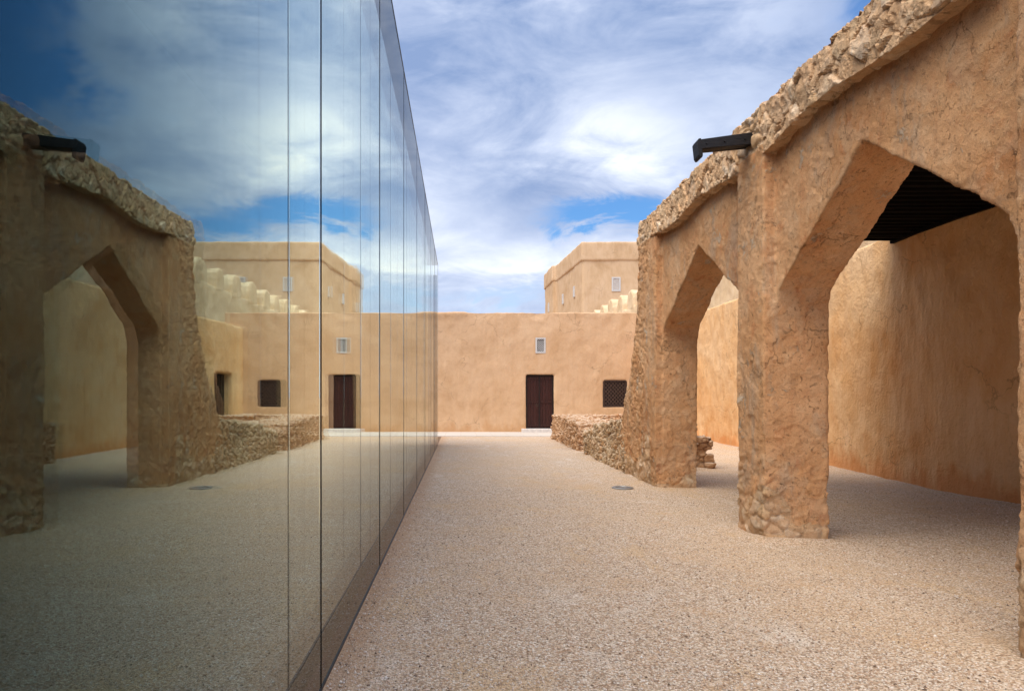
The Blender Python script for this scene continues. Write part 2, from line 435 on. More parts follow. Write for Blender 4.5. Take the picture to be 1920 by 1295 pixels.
def mat_pebble():
    m, nt, out = new_mat('pebble')
    ar = nt.n.new('ShaderNodeAttribute'); ar.attribute_name = 'rnd'
    c = nt.ramp(ar.outputs['Fac'], [(0, (.18, .12, .08)), (.12, (.44, .31, .21)), (.35, (.62, .47, .34)), (.6, (.74, .61, .48)), (.82, (.80, .70, .59)), (.94, (.58, .34, .19)), (1, (.90, .84, .76))])
    pbsdf(nt, out, c, .85, None, .25)
    return m
M['pebble'] = mat_pebble()

def mat_simple(name, c, rough=.6, spec=.3, nscale=20, var=.25, bump=.2, metallic=0.0, stretch=(1, 1, 1)):
    m, nt, out = new_mat(name)
    g = nt.n.new('ShaderNodeNewGeometry'); P = nt.mapping(g.outputs['Position'], stretch)
    n = nt.noise(P, nscale, 6, .65, .3); n2 = nt.noise(P, nscale*.13, 4, .6)
    cc = nt.mix(nt.mrange(n, .35, .7), tuple(v*(1-var) for v in c), tuple(min(1, v*(1+var)) for v in c))
    cc = nt.mix(nt.mrange(n2, .4, .7, 0, .4), cc, tuple(v*(1-var) for v in c))
    nb = nt.bump(n, bump, .01)
    pbsdf(nt, out, cc, rough, nb, spec, metallic)
    return m
M['door'] = mat_simple('dark_red_wood', (.050, .013, .008), .5, .3, 18, .55, .35, 0, (4, 4, .4))
M['frame'] = mat_simple('black_brown_wood', (.020, .010, .007), .6, .25, 18, .4, .3, 0, (3, 3, .5))
M['lattice'] = mat_simple('brown_lattice_wood', (.060, .034, .024), .6, .25, 18, .3, .2)
M['spout'] = mat_simple('tarred_wood', (.012, .009, .008), .55, .3, 25, .5, .4, 0, (.6, 5, 5))
M['iron'] = mat_simple('dull_iron', (.10, .07, .05), .45, .5, 30, .3, .1, .7)
M['polished'] = mat_simple('polished_mirror_strip', (.93, .93, .92), .03, .5, 40, .01, 0, 1.0)
M['white'] = mat_simple('white_gypsum', (.60, .575, .54), .8, .2, 30, .08, .2)
M['void'] = mat_simple('dark_opening', (.010, .009, .010), .9, .05, 5, .2, 0)
M['step'] = mat_simple('pale_limestone', (.66, .60, .54), .8, .2, 9, .12, .2)
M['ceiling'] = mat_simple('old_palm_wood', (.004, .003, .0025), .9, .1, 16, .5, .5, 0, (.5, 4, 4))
M['coping'] = mat_simple('black_aluminium', (.015, .016, .018), .4, .5, 8, .1, .02, .6)
M['room'] = mat_simple('dark_room', (.012, .013, .015), .9, .1, 3, .2, 0)
M['seal'] = mat_simple('black_sealant', (.004, .004, .005), .95, .0, 10, .1, 0)
M['lampglass'] = mat_simple('grey_lamp_glass', (.10, .13, .15), .2, .6, 10, .1, 0)
M['steel'] = mat_simple('brushed_steel', (.34, .32, .29), .4, .5, 40, .1, .05, .6)

def mat_paving():
    m, nt, out = new_mat('pale_paving')
    g = nt.n.new('ShaderNodeNewGeometry'); P = g.outputs['Position']
    b = nt.n.new('ShaderNodeTexBrick'); nt.put(b.inputs['Vector'], P)
    b.inputs['Scale'].default_value = 1; b.inputs['Brick Width'].default_value = 1.2; b.inputs['Row Height'].default_value = .6
    b.inputs['Mortar Size'].default_value = .012
    b.inputs['Color1'].default_value = (.56, .50, .43, 1); b.inputs['Color2'].default_value = (.51, .45, .38, 1); b.inputs['Mortar'].default_value = (.42, .34, .27, 1)
    n = nt.noise(P, 6, 6, .65)
    c = nt.mix(nt.mrange(n, .5, .75, 0, .4), b.outputs[0], (.56, .46, .36, 1))
    pbsdf(nt, out, c, .85, nt.bump(n, .3, .01), .2)
    return m
M['paving'] = mat_paving()

def mat_glass(name, outer):
    m, nt, out = new_mat(name)
    g = nt.n.new('ShaderNodeNewGeometry'); P = g.outputs['Position']
    # roller-wave of toughened glass
    wv = nt.noise(nt.mapping(P, (1, 1, .35)), .8, 2, .4)
    wv2 = nt.noise(nt.mapping(P, (1, 1, .2)), 5.0, 2, .5)
    nb = nt.bump(nt.math('ADD', wv, nt.math('MULTIPLY', wv2, .02)), .5, .005)
    lw = nt.n.new('ShaderNodeLayerWeight'); lw.inputs[0].default_value = .5
    face = lw.outputs['Facing']                       # 1 - |cos|
    if outer:
        fr = nt.math('POWER', face, 5.0)
        fac = nt.math('MULTIPLY_ADD', fr, .70, .03, clamp=True)
        tint = (.94, .96, .96, 1); thru = (.96, .985, .97, 1)
    else:
        fr = nt.math('POWER', face, 3.8)
        fac = nt.math('MINIMUM', nt.math('MULTIPLY_ADD', fr, 2.2, .02), .95)
        tint = nt.mix(nt.mrange(face, .42, .85), (.54, .88, .93, 1), (.95, 1.0, .92, 1)); thru = (.30, .38, .36, 1)
    # dust and wipe streaks dull the mirror a touch
    dst = nt.noise(nt.mapping(P, (14, 14, .5)), 1.0, 5, .65)
    fac = nt.math('MULTIPLY', fac, nt.mrange(dst, .3, .75, 1.0, .95))
    gl = nt.n.new('ShaderNodeBsdfGlossy'); gl.inputs['Roughness'].default_value = 0.0
    nt.put(gl.inputs['Color'], tint); nt.l.new(nb, gl.inputs['Normal'])
    tr = nt.n.new('ShaderNodeBsdfTransparent'); tr.inputs[0].default_value = thru
    tr2 = nt.n.new('ShaderNodeBsdfTransparent'); tr2.inputs[0].default_value = (1, 1, 1, 1)
    mx = nt.n.new('ShaderNodeMixShader'); nt.put(mx.inputs[0], fac)
    nt.l.new(tr.outputs[0], mx.inputs[1]); nt.l.new(gl.outputs[0], mx.inputs[2])
    m2 = nt.n.new('ShaderNodeMixShader'); nt.l.new(g.outputs['Backfacing'], m2.inputs[0])
    nt.l.new(mx.outputs[0], m2.inputs[1]); nt.l.new(tr2.outputs[0], m2.inputs[2])
    nt.l.new(m2.outputs[0], out.inputs['Surface'])
    return m
M['glass_out'] = mat_glass('outer_glass', True)
M['glass_in'] = mat_glass('coated_inner_glass', False)

# ------------------------------------------------------------------ ground
wl = [(4.5, 8.1), (7.0, 7.9), (9.5, 7.72), (10.6, 7.64), (11.7, 7.68), (14.4, 7.82), (17.5, 8.05), (20.4, 8.2)]
def ground():
    bm = bmesh.new()
    S = 600
    xs = [-S, -60, -20, -8, -4] + [-2+i*.1 for i in range(0, 112)] + [9.6, 11, 14, 20, 60, S]
    ys = [-S, -60, -12, -6, -2, 0, 1, 2] + [2.5+i*.1 for i in range(0, 150)] + [17.6+i*.4 for i in range(0, 28)] + [29.5, 33, 45, 80, S]
    grid = [[None]*len(ys) for _ in xs]
    P = np.array([[x, y, 0] for x in xs for y in ys], float)
    n = fbm(P*np.array([.45, .45, 1]), 3, 5)*.012
    q = P[:, :2]
    rects = [(3.17, 3.86, 3.25, 4.06), (3.17, 3.86, 7.16, 7.90), (3.17, 3.86, 11.14, 13.8), (3.2, 3.85, 13.3, 18.0), (4.2, 5.2, 14.1, 14.7)]
    dm = np.full(len(q), 9.0)
    for a, b, c, d_ in rects:
        dd = np.hypot(np.maximum(np.maximum(a-q[:, 0], q[:, 0]-b), 0), np.maximum(np.maximum(c-q[:, 1], q[:, 1]-d_), 0))
        dm = np.minimum(dm, dd)
    wx = np.interp(q[:, 1], [a for a, b in wl], [b for a, b in wl])
    dm = np.minimum(dm, np.abs(q[:, 0]-wx)+.05)
    heap = np.exp(-(dm/.16)**2)*(.028+.022*fbm(P*2.5, 3, 77))
    n = n+np.clip(heap, -.002, .08)+fbm(P*np.array([3.3, 3.3, 1]), 2, 15)*.004
    k = 0
    for i, x in enumerate(xs):
        for j, y in enumerate(ys):
            z = float(n[k]) if (-7 < x < 13 and -5 < y < 25) else -0.0
            if x < -.6: z = -0.012
            if y > 25: z = -.006
            grid[i][j] = bm.verts.new((x, y, z)); k += 1
    for i in range(len(xs)-1):
        for j in range(len(ys)-1):
            bm.faces.new((grid[i][j], grid[i+1][j], grid[i+1][j+1], grid[i][j+1]))
    o = obj('ground', bm, M['gravel'], None, True)
    tag(o, kind='structure', label='pale gravel ground of the courtyard')
ground()
bm = bmesh.new(); bm_box(bm, -14, 9.5, 25.6, 28.75, -.06, .018)
tag(obj('pavement', bm, M['paving'], bevel=.006), kind='structure', label='strip of pale paving at the foot of the end wall')

# loose stones lying in the gravel, too many to count
def pebbles(n=52000):
    # denser towards the camera, where single stones can be seen
    Y = 2.6 + 8.5*rng.random(n)**1.7; X = -.69 + rng.random(n)*(.69+.2+Y*.86)
    keep = ~((X > 3.1) & (X < 3.95) & (((Y > 7.1) & (Y < 7.9)) | (Y < 4.1)))
    X, Y = X[keep], Y[keep]; n = len(X)
    r = .0035 + .0065*rng.random(n)**2.4
    base = np.array([[1, 0, 0], [0, 1, 0], [-1, 0, 0], [0, -1, 0], [0, 0, 1], [0, 0, -1]], float)
    V = base[None]*r[:, None, None]*(0.7+.6*rng.random((n, 6, 1)))
    V = V + (rng.random((n, 6, 3))-.5)*r[:, None, None]*.7
    a = rng.random(n)*6.28; c, s = np.cos(a), np.sin(a)
    V2 = V.copy(); V2[:, :, 0] = V[:, :, 0]*c[:, None]-V[:, :, 1]*s[:, None]; V2[:, :, 1] = V[:, :, 0]*s[:, None]+V[:, :, 1]*c[:, None]
    V2[:, :, 2] *= .75
    gz = fbm(np.stack([X*.45, Y*.45, X*0], 1), 3, 5)*.012+fbm(np.stack([X*3.3, Y*3.3, X*0], 1), 2, 15)*.004
    V2 += np.stack([X, Y, gz+r*.25], 1)[:, None, :]
    F = np.array([[0, 1, 4], [1, 2, 4], [2, 3, 4], [3, 0, 4], [1, 0, 5], [2, 1, 5], [3, 2, 5], [0, 3, 5]])
    faces = (F[None]+(np.arange(n)*6)[:, None, None]).reshape(-1, 3)
    me = bpy.data.meshes.new('pebbles'); me.vertices.add(n*6); me.vertices.foreach_set('co', V2.astype(np.float32).ravel())
    me.loops.add(len(faces)*3); me.loops.foreach_set('vertex_index', faces.astype(np.int32).ravel())
    me.polygons.add(len(faces)); me.polygons.foreach_set('loop_start', np.arange(0, len(faces)*3, 3, dtype=np.int32))
    me.update(calc_edges=True)
    at = me.attributes.new('rnd', 'FLOAT', 'POINT'); at.data.foreach_set('value', np.repeat(rng.random(n), 6).astype(np.float32))
    o = link('loose_gravel', me, M['pebble'])
    tag(o, 'loose pale and brown pebbles scattered over the gravel courtyard', 'gravel', kind='stuff')
pebbles()

# ------------------------------------------------------------------ glass building
GX = -.72; GT = 5.63; GW = 2.553; GY0 = 3.517; GAP = .085
gb = thing('glass_building', 'long low building clad in tall frameless mirror-like glass panels beside the gravel alley', 'building', (GX, 0, 0))
ks = list(range(-2, 7))
Yend = GY0 + GW*7; Ybeg = GY0 - GW*2
tilt = {1: .00, 0: .02, -1: -.03, 2: -.03, 3: .04, 4: -.05, 5: .03, 6: -.02, -2: .0}
for k in ks:
    y0 = GY0+GW*k+.006; y1 = GY0+GW*(k+1)-.006
    bm = bmesh.new(); bm_box(bm, -.010, 0, -(y1-y0)/2, (y1-y0)/2, .0, GT-.03)
    o = obj('outer_pane', bm, M['glass_out']); o.parent = gb; o.location = (0, (y0+y1)/2, 0); o.rotation_euler = (0, 0, R(tilt[k]))
    bm = bmesh.new(); bm_box(bm, -.010, 0, -(y1-y0)/2-.0057, (y1-y0)/2+.0057, -.03, GT-.10)
    o = obj('inner_pane', bm, M['glass_in']); o.parent = gb; o.location = (-GAP, (y0+y1)/2, 0); o.rotation_euler = (0, 0, R(tilt[k]*1.3+.01))
for k in range(-2, 8):
    y = GY0+GW*k
    bm = bmesh.new(); bm_box(bm, GX-.004, GX+.0020, y-.0072, y+.0072, 0, GT-.03)
    obj('joint_seal', bm, M['seal'], gb)
    bm = bmesh.new(); bm_box(bm, GX-.0080, GX-.0042, y-.0062, y+.0062, 0, GT-.03)
    obj('added_mirror_strip', bm, M['polished'], gb)  # added mirror strip, hides the seal's second reflection in the inner pane
bm = bmesh.new(); bm_box(bm, GX-.30, GX+.004, Ybeg, Yend, GT-.03, GT); obj('coping', bm, M['coping'], gb, bevel=.002)
bm = bmesh.new(); bm_box(bm, GX-.004, GX+.006, Ybeg, Yend, -.05, .003); obj('base_channel', bm, M['coping'], gb)
bm = bmesh.new()
bm_box(bm, GX-12, GX-.30, Ybeg, Yend, GT-.35, GT-.012)       # roof
obj('roof', bm, M['coping'], gb)
bm = bmesh.new()
bm_box(bm, GX-12, GX-11.8, Ybeg, Yend, 0, GT-.35)
bm_box(bm, GX-11.8, GX-.02, Yend-.12, Yend, 0, GT-.35)
bm_box(bm, GX-11.8, GX-.02, Ybeg, Ybeg+.12, 0, GT-.35)
bm_box(bm, GX-2.6, GX-2.5, Ybeg+.12, Yend-.12, 0, GT-.35)
obj('inner_wall', bm, M['room'], gb)
bm = bmesh.new(); bm_box(bm, GX-11.8, GX-.30, Ybeg+.12, Yend-.12, -.02, .05); obj('floor', bm, M['room'], gb)

# ------------------------------------------------------------------ arcade
XF, XP, XB = 3.30, 3.17, 3.86          # recessed face, pilaster face, back
TOP = 4.58
prof = [(1.60, 0), (1.60, 2.30), (1.58, 2.46), (1.52, 2.60), (1.42, 2.69), (1.25, 2.79), (.95, 2.98), (.68, 3.16), (.35, 3.36), (.0, 3.60)]
centers = [(1.84, 1.55), (5.61, 1.55), (9.50, 1.64)]
def arcade_disp(P, N):
    x, y, z = P.T
    Wp = P+np.stack([fbm(P*3.1, 3, 31), fbm(P*3.1, 3, 32), fbm(P*3.1, 3, 34)], 1)*.045
    f1, f2, h = worley(Wp/np.array([.20, .19, .12]), 3)
    e = np.clip((f2-f1)/.14, 0, 1)
    g1, g2, gh = worley((P+(Wp-P)*.8)/np.array([.075, .06, .085]), 43)
    stone = e*(.35+.75*h)*.75 + (gh-.3)*.45*np.clip((g2-g1)/.2, 0, 1)
    nb = fbm(P*1.3, 3, 8)
    top = sstep(z, 4.05, 4.25)
    low = 1-sstep(z+nb*.40, .15, .80)
    endw = sstep(y+nb*.25, 11.45, 11.9)*.55
    face = np.clip(np.maximum(top, np.maximum(low*.70, endw)), 0, 1)
    patch = sstep(fbm(P*np.array([1.6, 1.6, 1.1])+5, 3, 77), .58, .78)*.22
    k = np.clip(face+patch*(1-face), 0, 1)
    d = k*(stone*.052-.028)
    und = fbm(P*1.9, 3, 12)*.011 + fbm(P*6, 3, 15, .6)*.0035 + fbm(P*15, 3, 16, .65)*.0042
    # flakes gone from the render: sharp-edged shallow hollows, deeper low down
    q1, q2, qh = worley((P+(Wp-P)*2.4)/np.array([.21, .17, .24]), 93)
    gone = (qh > .74-.30*(1-sstep(z, .4, 1.5)))*np.clip((q2-q1)/.05, 0, 1)
    chip = -gone*(.006+.009*qh*(1-sstep(z, .3, 1.6)))*(1-k*.7)
    d = d+und+chip
    cor = np.clip((1-np.abs(N).max(1))/.25, 0, 1)
    d -= cor*np.clip(fbm(P*7.5, 3, 201), 0, 1)*.026
    d -= (1-sstep(z, 0, .5))*np.clip(vnoise(P*4.5, 41)+.1, 0, 1)*.045
    # edges worn irregularly
    isst = np.clip((k-.42)*2.2, 0, 1)
    return d, (1-e)*isst*(.6+.4*k), np.where(isst > .35, .03+h*.97, 0)*1.0
arc = thing('arcade', 'weathered stone arcade with two tall pointed arches and crumbling plaster on the right', 'arcade', (XF, 4, 0))
YS, YE = -.42, 12.2
out = [(YS, -.15), (YS, TOP), (YE-.1, TOP), (YE+.02, 4.45), (12.14, 4.0), (12.26, 3.3), (12.45, 2.7), (12.78, 1.95), (13.2, 1.45), (13.55, 1.0), (13.75, .5), (13.8, -.15)]
for c, hs in reversed(centers):
    s = hs/1.60
    right = [(c+t*s, z) for t, z in prof]; left = [(c-t*s, z) for t, z in prof[::-1]][1:]
    out.append((right[0][0], -.15)); out += right[1:] + left[:-1]; out.append((left[-1][0], -.15))
bm = bmesh.new()
bm_prism(bm, out, lambda a, b: (XF, a, b), lambda a, b: (XB, a, b))
for y0, y1 in ((-.42, .29), (3.25, 3.90), (7.16, 7.84)):
    bm_box(bm, XP, XF+.2, y0, y1, -.15, TOP)
endp = [(11.16, -.15), (11.16, TOP-.02)] + out[2:12]
bm_prism(bm, endp, lambda a, b: (XP, a, b), lambda a, b: (XF+.2, a, b))
for v in bm.verts: v.co += Vector((0, 0, 0))
me = remeshed(bm, .017, arcade_disp)
me.transform(Matrix.Translation(-arc.location))
link('wall', me, M['old'], arc, True)
def cornice_disp(P, N):
    f1, f2, h = worley(P/np.array([.32, .17, .23])+fbm(P*4, 3, 51)[:, None]*.30, 23)
    e = np.clip((f2-f1)/.12, 0, 1)
    g1, g2, gh = worley(P/np.array([.09, .055, .085])+fbm(P*8, 2, 53)[:, None]*.5, 61)
    t = fbm(P*np.array([5, 5, 9]), 3, 57)
    d = e*(.15+.85*h)*.050-.024 + (gh-.5)*.018*np.clip((g2-g1)/.15, 0, 1) + t*.012 + fbm(P*13, 3, 71, .6)*.006
    under = np.clip(-N[:, 2], 0, 1)
    return d*(1-.4*under), (1-e), .03+h*.97
for y0, y1 in ((.22, 3.46), (4.00, 7.26), (7.76, 11.45)):
    bm = bmesh.new()
    n = max(2, int((y1-y0)/.25)); pts = []
    for i in range(n+1):
        y = y0+(y1-y0)*i/n; pts.append((y, 4.07+.05*math.sin(y*2.3)+.02*random.random()+(.05 if y > 9 else 0)))
    pts = pts + [(y1, TOP-.02), (y0, TOP-.02)]
    bm_prism(bm, pts, lambda a, b: (XP-.008, a, b), lambda a, b: (XF+.16, a, b))
    me = remeshed(bm, .014 if y0 > 3 else .025, cornice_disp); me.transform(Matrix.Translation(-arc.location))
    link('cornice', me, M['old'], arc, False)

# ------------------------------------------------------------------ wooden water spout
sp_ = thing('water_spout', 'black wooden water spout jutting from the pilaster between the two arches', 'water spout', (XP, 7.50, 4.305))
bm = bmesh.new()
for ya, yb in ((-.08, -.052), (.052, .08)):
    bm_prism(bm, [(-.565, .052), (.12, .068), (.12, -.066), (-.565, -.050)], lambda a, b: (a, ya, b), lambda a, b: (a, yb, b))
bm_box(bm, -.56, .12, -.053, .053, -.055, -.032)
o = obj('channel', bm, M['spout'], None, bevel=.004); o.parent = sp_
bm = bmesh.new(); bm_prism(bm, [(-.60, .035), (-.580, .062), (-.555, .062), (-.555, -.125), (-.566, -.145), (-.588, -.145), (-.60, -.115)], lambda a, b: (a, -.083, b), lambda a, b: (a, .083, b))
o = obj('lip', bm, M['spout'], None, bevel=.003); o.parent = sp_
for px_ in (-.50, -.30, -.08):
    bm = bmesh.new(); bm_cyl(bm, (px_, -.088, .0), (px_, -.079, .0), .009, .012, 8); o = obj('nail', bm, M['spout'], None); o.parent = sp_
sp_.rotation_euler = (0, R(-6.5), 0)

# ------------------------------------------------------------------ rubble remains
def rubble_disp(sx=.16, sz=.095, amp=.075, seed=5):
    def f(P, N):
        f1, f2, h = worley(P/np.array([sx*.9, sx, sz])+fbm(P*3, 2, seed+9)[:, None]*.3, seed)
        e = np.clip((f2-f1)/.20, 0, 1)
        g1, g2, gh = worley(P/(sz*.45)+fbm(P*7, 2, seed+11)[:, None]*.4, seed+6)
        d = e*(.3+.8*h)*amp*.8-amp*.45+(gh-.5)*amp*.35*np.clip((g2-g1)/.2, 0, 1)+fbm(P*5, 4, seed+2, .6)*.02+fbm(P*1.5, 2, seed+4)*.05
        return d, 1-e, h
    return f
def rubble(name, label, cat, boxes, mat, voxel=.028, **kw):
    bm = bmesh.new()
    for b in boxes:
        if len(b) == 6: bm_box(bm, *b)
        else: bm_prism(bm, b[0], *b[1:])
    me = remeshed(bm, voxel, rubble_disp(**kw))
    return tag(link(name, me, mat, None, False), label, cat)
# low wall leading away from the end of the arcade, stepped at its far end
profA = [(13.2, -.15), (13.2, 1.32), (13.6, 1.12), (14.0, .98), (14.5, .99), (14.9, .90), (15.5, .93), (16.0, .84), (16.3, .86), (16.45, .66), (16.9, .70), (17.3, .58), (17.6, .60), (17.8, .42), (17.95, .22), (18.05, -.15)]
rubble('ruined_wall', 'knee-high ruined rubble wall running from the foot of the arcade end', 'ruined wall',
       [(profA, lambda a, b: (3.20, a, b), lambda a, b: (3.85, a, b))], M['rubble'], seed=5)
profB = [(18.7, -.15), (18.75, .50), (18.95, .74), (19.6, .83), (20.3, .74), (21.0, .84), (21.8, .77), (22.6, .89), (23.4, .83), (24.1, .86), (24.25, .5), (24.3, -.15)]
rubble('ruined_wall', 'farther ruined rubble wall with an orange broken end, next to the wooden door', 'ruined wall',
       [(profB, lambda a, b: (3.22, a, b), lambda a, b: (4.3, a, b)), (3.9, 6.6, 19.2, 20.4, -.15, .78), (4.0, 6.8, 23.4, 24.3, -.15, .84)], M['rubble_warm'], seed=15, voxel=.035)
rubble('stone_stub', 'stepped stub of stacked reddish stones seen through the far arch', 'ruined wall',
       [(4.2, 5.22, 14.1, 14.7, -.15, .30), (4.2, 5.10, 14.12, 14.68, .25, .42), (4.2, 5.20, 14.1, 14.7, .40, .66), (4.2, 4.92, 14.15, 14.6, .6, .93)], M['rubble_warm'], seed=25, voxel=.022, sx=.3, sz=.15, amp=.06)
rubble('stone_stub', 'reddish stub of masonry against the curved wall, seen past the near pier', 'ruined wall',
       [(7.6, 8.2, 15.0, 15.5, -.15, .9)], M['rubble_warm'], seed=35, voxel=.03)

# ------------------------------------------------------------------ curved side wall beyond the arcade
def soft(amp=.02, seed=1, f=1.2):
    def g(P, N):
        return fbm(P*f, 3, seed)*amp+fbm(P*6, 3, seed+3)*amp*.25, np.zeros(len(P)), np.zeros(len(P))
    return g
line = [(-1.2, 8.6), (2.0, 8.35), (4.5, 8.1), (7.0, 7.9), (9.5, 7.72), (10.6, 7.64), (11.7, 7.68), (14.4, 7.82), (17.5, 8.05), (20.4, 8.2), (22.6, 8.22), (24.5, 8.0), (26.0, 7.8)]
def wall_x(y):
    for (a, xa), (b, xb) in zip(line[:-1], line[1:]):
        if a <= y <= b:
            t = (y-a)/(b-a); return xa+(xb-xa)*t
    return line[-1][1]
ys = np.linspace(-1.2, 26.0, 40)
pl = [(wall_x(y), y) for y in ys] + [(wall_x(y)+.7, y) for y in ys[::-1]]
side = thing('side_wall', 'smooth curved plaster wall behind the arcade, cream in the light and dark under the roof', 'wall', (7.8, 14, 0))
bm = bmesh.new()
bm_prism(bm, pl, lambda a, b: (a, b, -.15), lambda a, b: (a, b, 4.42))
pl2 = [(7.81, 25.9), (7.66, 27.75), (8.4, 27.75), (8.5, 25.9)]
bm_prism(bm, [(7.80, 25.9), (7.65, 27.8), (8.4, 27.8), (8.5, 25.9)], lambda a, b: (a, b, 2.42), lambda a, b: (a, b, 4.40))
bm_box(bm, 8.15, 8.5, 25.8, 27.9, -.15, 2.5)
bm_prism(bm, [(7.65, 27.7), (7.52, 28.45), (7.6, 28.8), (8.5, 28.8), (8.5, 27.7)], lambda a, b: (a-(.06 if b > 28 else 0), b, -.15), lambda a, b: (a, b, 4.37))
me = remeshed(bm, .06, soft(.035, 2, .8)); me.transform(Matrix.Translation(-side.location))
link('wall', me, M['side'], side, True)
bm = bmesh.new(); bm_box(bm, 8.03, 8.12, 26.02, 27.68, 0, 2.38)
for i in range(6): bm_box(bm, 8.0, 8.04, 26.06+i*.27, 26.28+i*.27, .05, 2.34)
obj('door', bm, M['frame'], side)

# ------------------------------------------------------------------ flat timber roof between arcade and side wall
def plate():
    yy = np.linspace(3.62, 12.2, 20)
    bm = bmesh.new()
    bm_prism(bm, [(wall_x(y)-.05-.012*math.sin(y*5), y) for y in yy]+[(wall_x(y)+.1, y) for y in yy[::-1]], lambda a, b: (a, b, 4.225), lambda a, b: (a, b, 4.37))
    return bm
rf = thing('timber_roof', 'dark flat timber roof spanning from the arcade to the curved wall', 'roof', (5.8, 9, 4.3))
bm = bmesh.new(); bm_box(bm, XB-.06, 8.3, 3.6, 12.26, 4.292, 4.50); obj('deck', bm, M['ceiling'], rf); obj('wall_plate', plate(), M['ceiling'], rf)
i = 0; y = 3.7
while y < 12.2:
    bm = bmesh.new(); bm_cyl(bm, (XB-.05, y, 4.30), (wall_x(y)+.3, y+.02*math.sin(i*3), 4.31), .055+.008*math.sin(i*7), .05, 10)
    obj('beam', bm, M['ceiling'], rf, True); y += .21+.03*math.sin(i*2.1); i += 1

# ------------------------------------------------------------------ end wall with door and windows
YW = 28.6; WT = 5.02
ew = thing('courtyard_house', 'sand-coloured plastered wall of a flat-topped house with double door and small windows', 'building', (3, YW, 0))
def wall_with_holes(x0, x1, z0, z1, holes, ya, yb):
    bm = bmesh.new(); xs = sorted({x0, x1} | {h[0] for h in holes} | {h[1] for h in holes})
    for a, b in zip(xs[:-1], xs[1:]):
        hs = sorted([h for h in holes if h[0] <= a+1e-6 and h[1] >= b-1e-6], key=lambda h: h[2])
        z = z0
        for h in hs:
            if h[2] > z: bm_box(bm, a-.001, b+.001, ya, yb, z, h[2])
            z = h[3]
        bm_box(bm, a-.001, b+.001, ya, yb, z, z1)
    return bm
DOOR = (2.73, 3.91, .15, 2.42); VENT = (3.15, 3.53, 3.33, 3.94); WIN = (5.97, 6.95, 1.07, 2.17)
def hole(h): return (h[0]-.0, h[1]+.0, h[2], h[3])
def end_disp(P, N):
    front = np.clip(-N[:, 1], 0, 1)
    topz = sstep(P[:, 2], 4.6, 5.0)
    d = fbm(P*np.array([.5, 1, .7]), 3, 6)*.03+fbm(P*3, 3, 9)*.008
    nearhole = np.zeros(len(P))
    return d*(.4+.6*front)+topz*fbm(P*np.array([1.2, 1, 1]), 4, 4)*.05, nearhole, nearhole
# door cut only; small windows are set in shallow frames standing in their own recesses
bm = bmesh.new()
def add_wall(x0, x1, z0, z1): bm_box(bm, x0, x1, YW, YW+.7, z0, z1)
holes = [DOOR, VENT, WIN]
xs = [-16, 2.73, 3.91, 5.97, 6.95, 8.32]
e = .03
add_wall(-16, 2.73, -.15, WT); add_wall(3.91, 5.97, -.15, WT); add_wall(6.95, 8.32, -.15, WT)
add_wall(2.73-e, 3.15+e*0, 2.42, WT); add_wall(2.73-e, 3.91+e, -.15, .12)
add_wall(3.15-e, 3.53+e, 2.42, 3.33); add_wall(3.15-e, 3.53+e, 3.94, WT); add_wall(3.53, 3.91+e, 2.42, WT)
add_wall(5.97-e, 6.95+e, -.15, 1.07); add_wall(5.97-e, 6.95+e, 2.17, WT)
bm_box(bm, 2.5, 7.2, YW+.35, YW+.69, -.10, WT-.05)
me = remeshed(bm, .045, end_disp); me.transform(Matrix.Translation(-ew.location)); link('wall', me, M['wall'], ew, True)
# door: frame, two leaves, studs, rails, ring
dr = bpy.data.objects.new('door', None)
bm = bmesh.new(); y0 = YW+.10
bm_box(bm, 2.70, 2.80, y0, y0+.14, .13, 2.45); bm_box(bm, 3.84, 3.94, y0, y0+.14, .13, 2.45); bm_box(bm, 2.80, 3.84, y0, y0+.14, 2.33, 2.45); bm_box(bm, 2.80, 3.84, y0, y0+.14, .13, .18)
dr = obj('door', bm, M['frame'], ew, bevel=.006)
def leaf(xa, xb):
    bm = bmesh.new(); n = 4; wd = (xb-xa)/n
    for i in range(n): bm_box(bm, xa+i*wd+.004, xa+(i+1)*wd-.004, y0+.05, y0+.09, .18, 2.33)
    for z in (.24, 1.22, 2.22): bm_box(bm, xa+.01, xb-.01, y0+.022, y0+.05, z, z+.10)
    bm_box(bm, xa+.005, xa+.055, y0+.024, y0+.05, .18, 2.33); bm_box(bm, xb-.055, xb-.005, y0+.024, y0+.05, .18, 2.33)
    o = obj('leaf', bm, M['door'], None); o.data.transform(Matrix.Translation(-ew.location)); o.parent = dr
leaf(2.80, 3.30); leaf(3.31, 3.84)
bm = bmesh.new(); bm_box(bm, 3.275, 3.335, y0+.0, y0+.024, .18, 2.33)
o = obj('centre_post', bm, M['frame'], None, bevel=.004); o.data.transform(Matrix.Translation(-ew.location)); o.parent = dr
for z in (.29, 1.27, 2.27):
    for i in range(5):
        for xa in (2.86, 3.40):
            bm = bmesh.new(); bm_cyl(bm, (xa+i*.09, y0+.005, z), (xa+i*.09, y0+.024, z), .012, .014, 8)
            o = obj('stud', bm, M['iron'], None); o.data.transform(Matrix.Translation(-ew.location)); o.parent = dr
bm = bmesh.new()
for k in range(16):
    a, b = 2*math.pi*k/16, 2*math.pi*(k+1)/16
    bm_cyl(bm, (3.20+.045*math.cos(a), y0+.012, 1.12+.045*math.sin(a)), (3.20+.045*math.cos(b), y0+.012, 1.12+.045*math.sin(b)), .007, None, 6)
o = obj('ring_handle', bm, M['iron'], None); o.data.transform(Matrix.Translation(-ew.location)); o.parent = dr
bm = bmesh.new(); bm_box(bm, 2.53, 4.05, YW-.38, YW+.08, -.05, .155)
obj('doorstep', bm, M['step'], ew, bevel=.01)

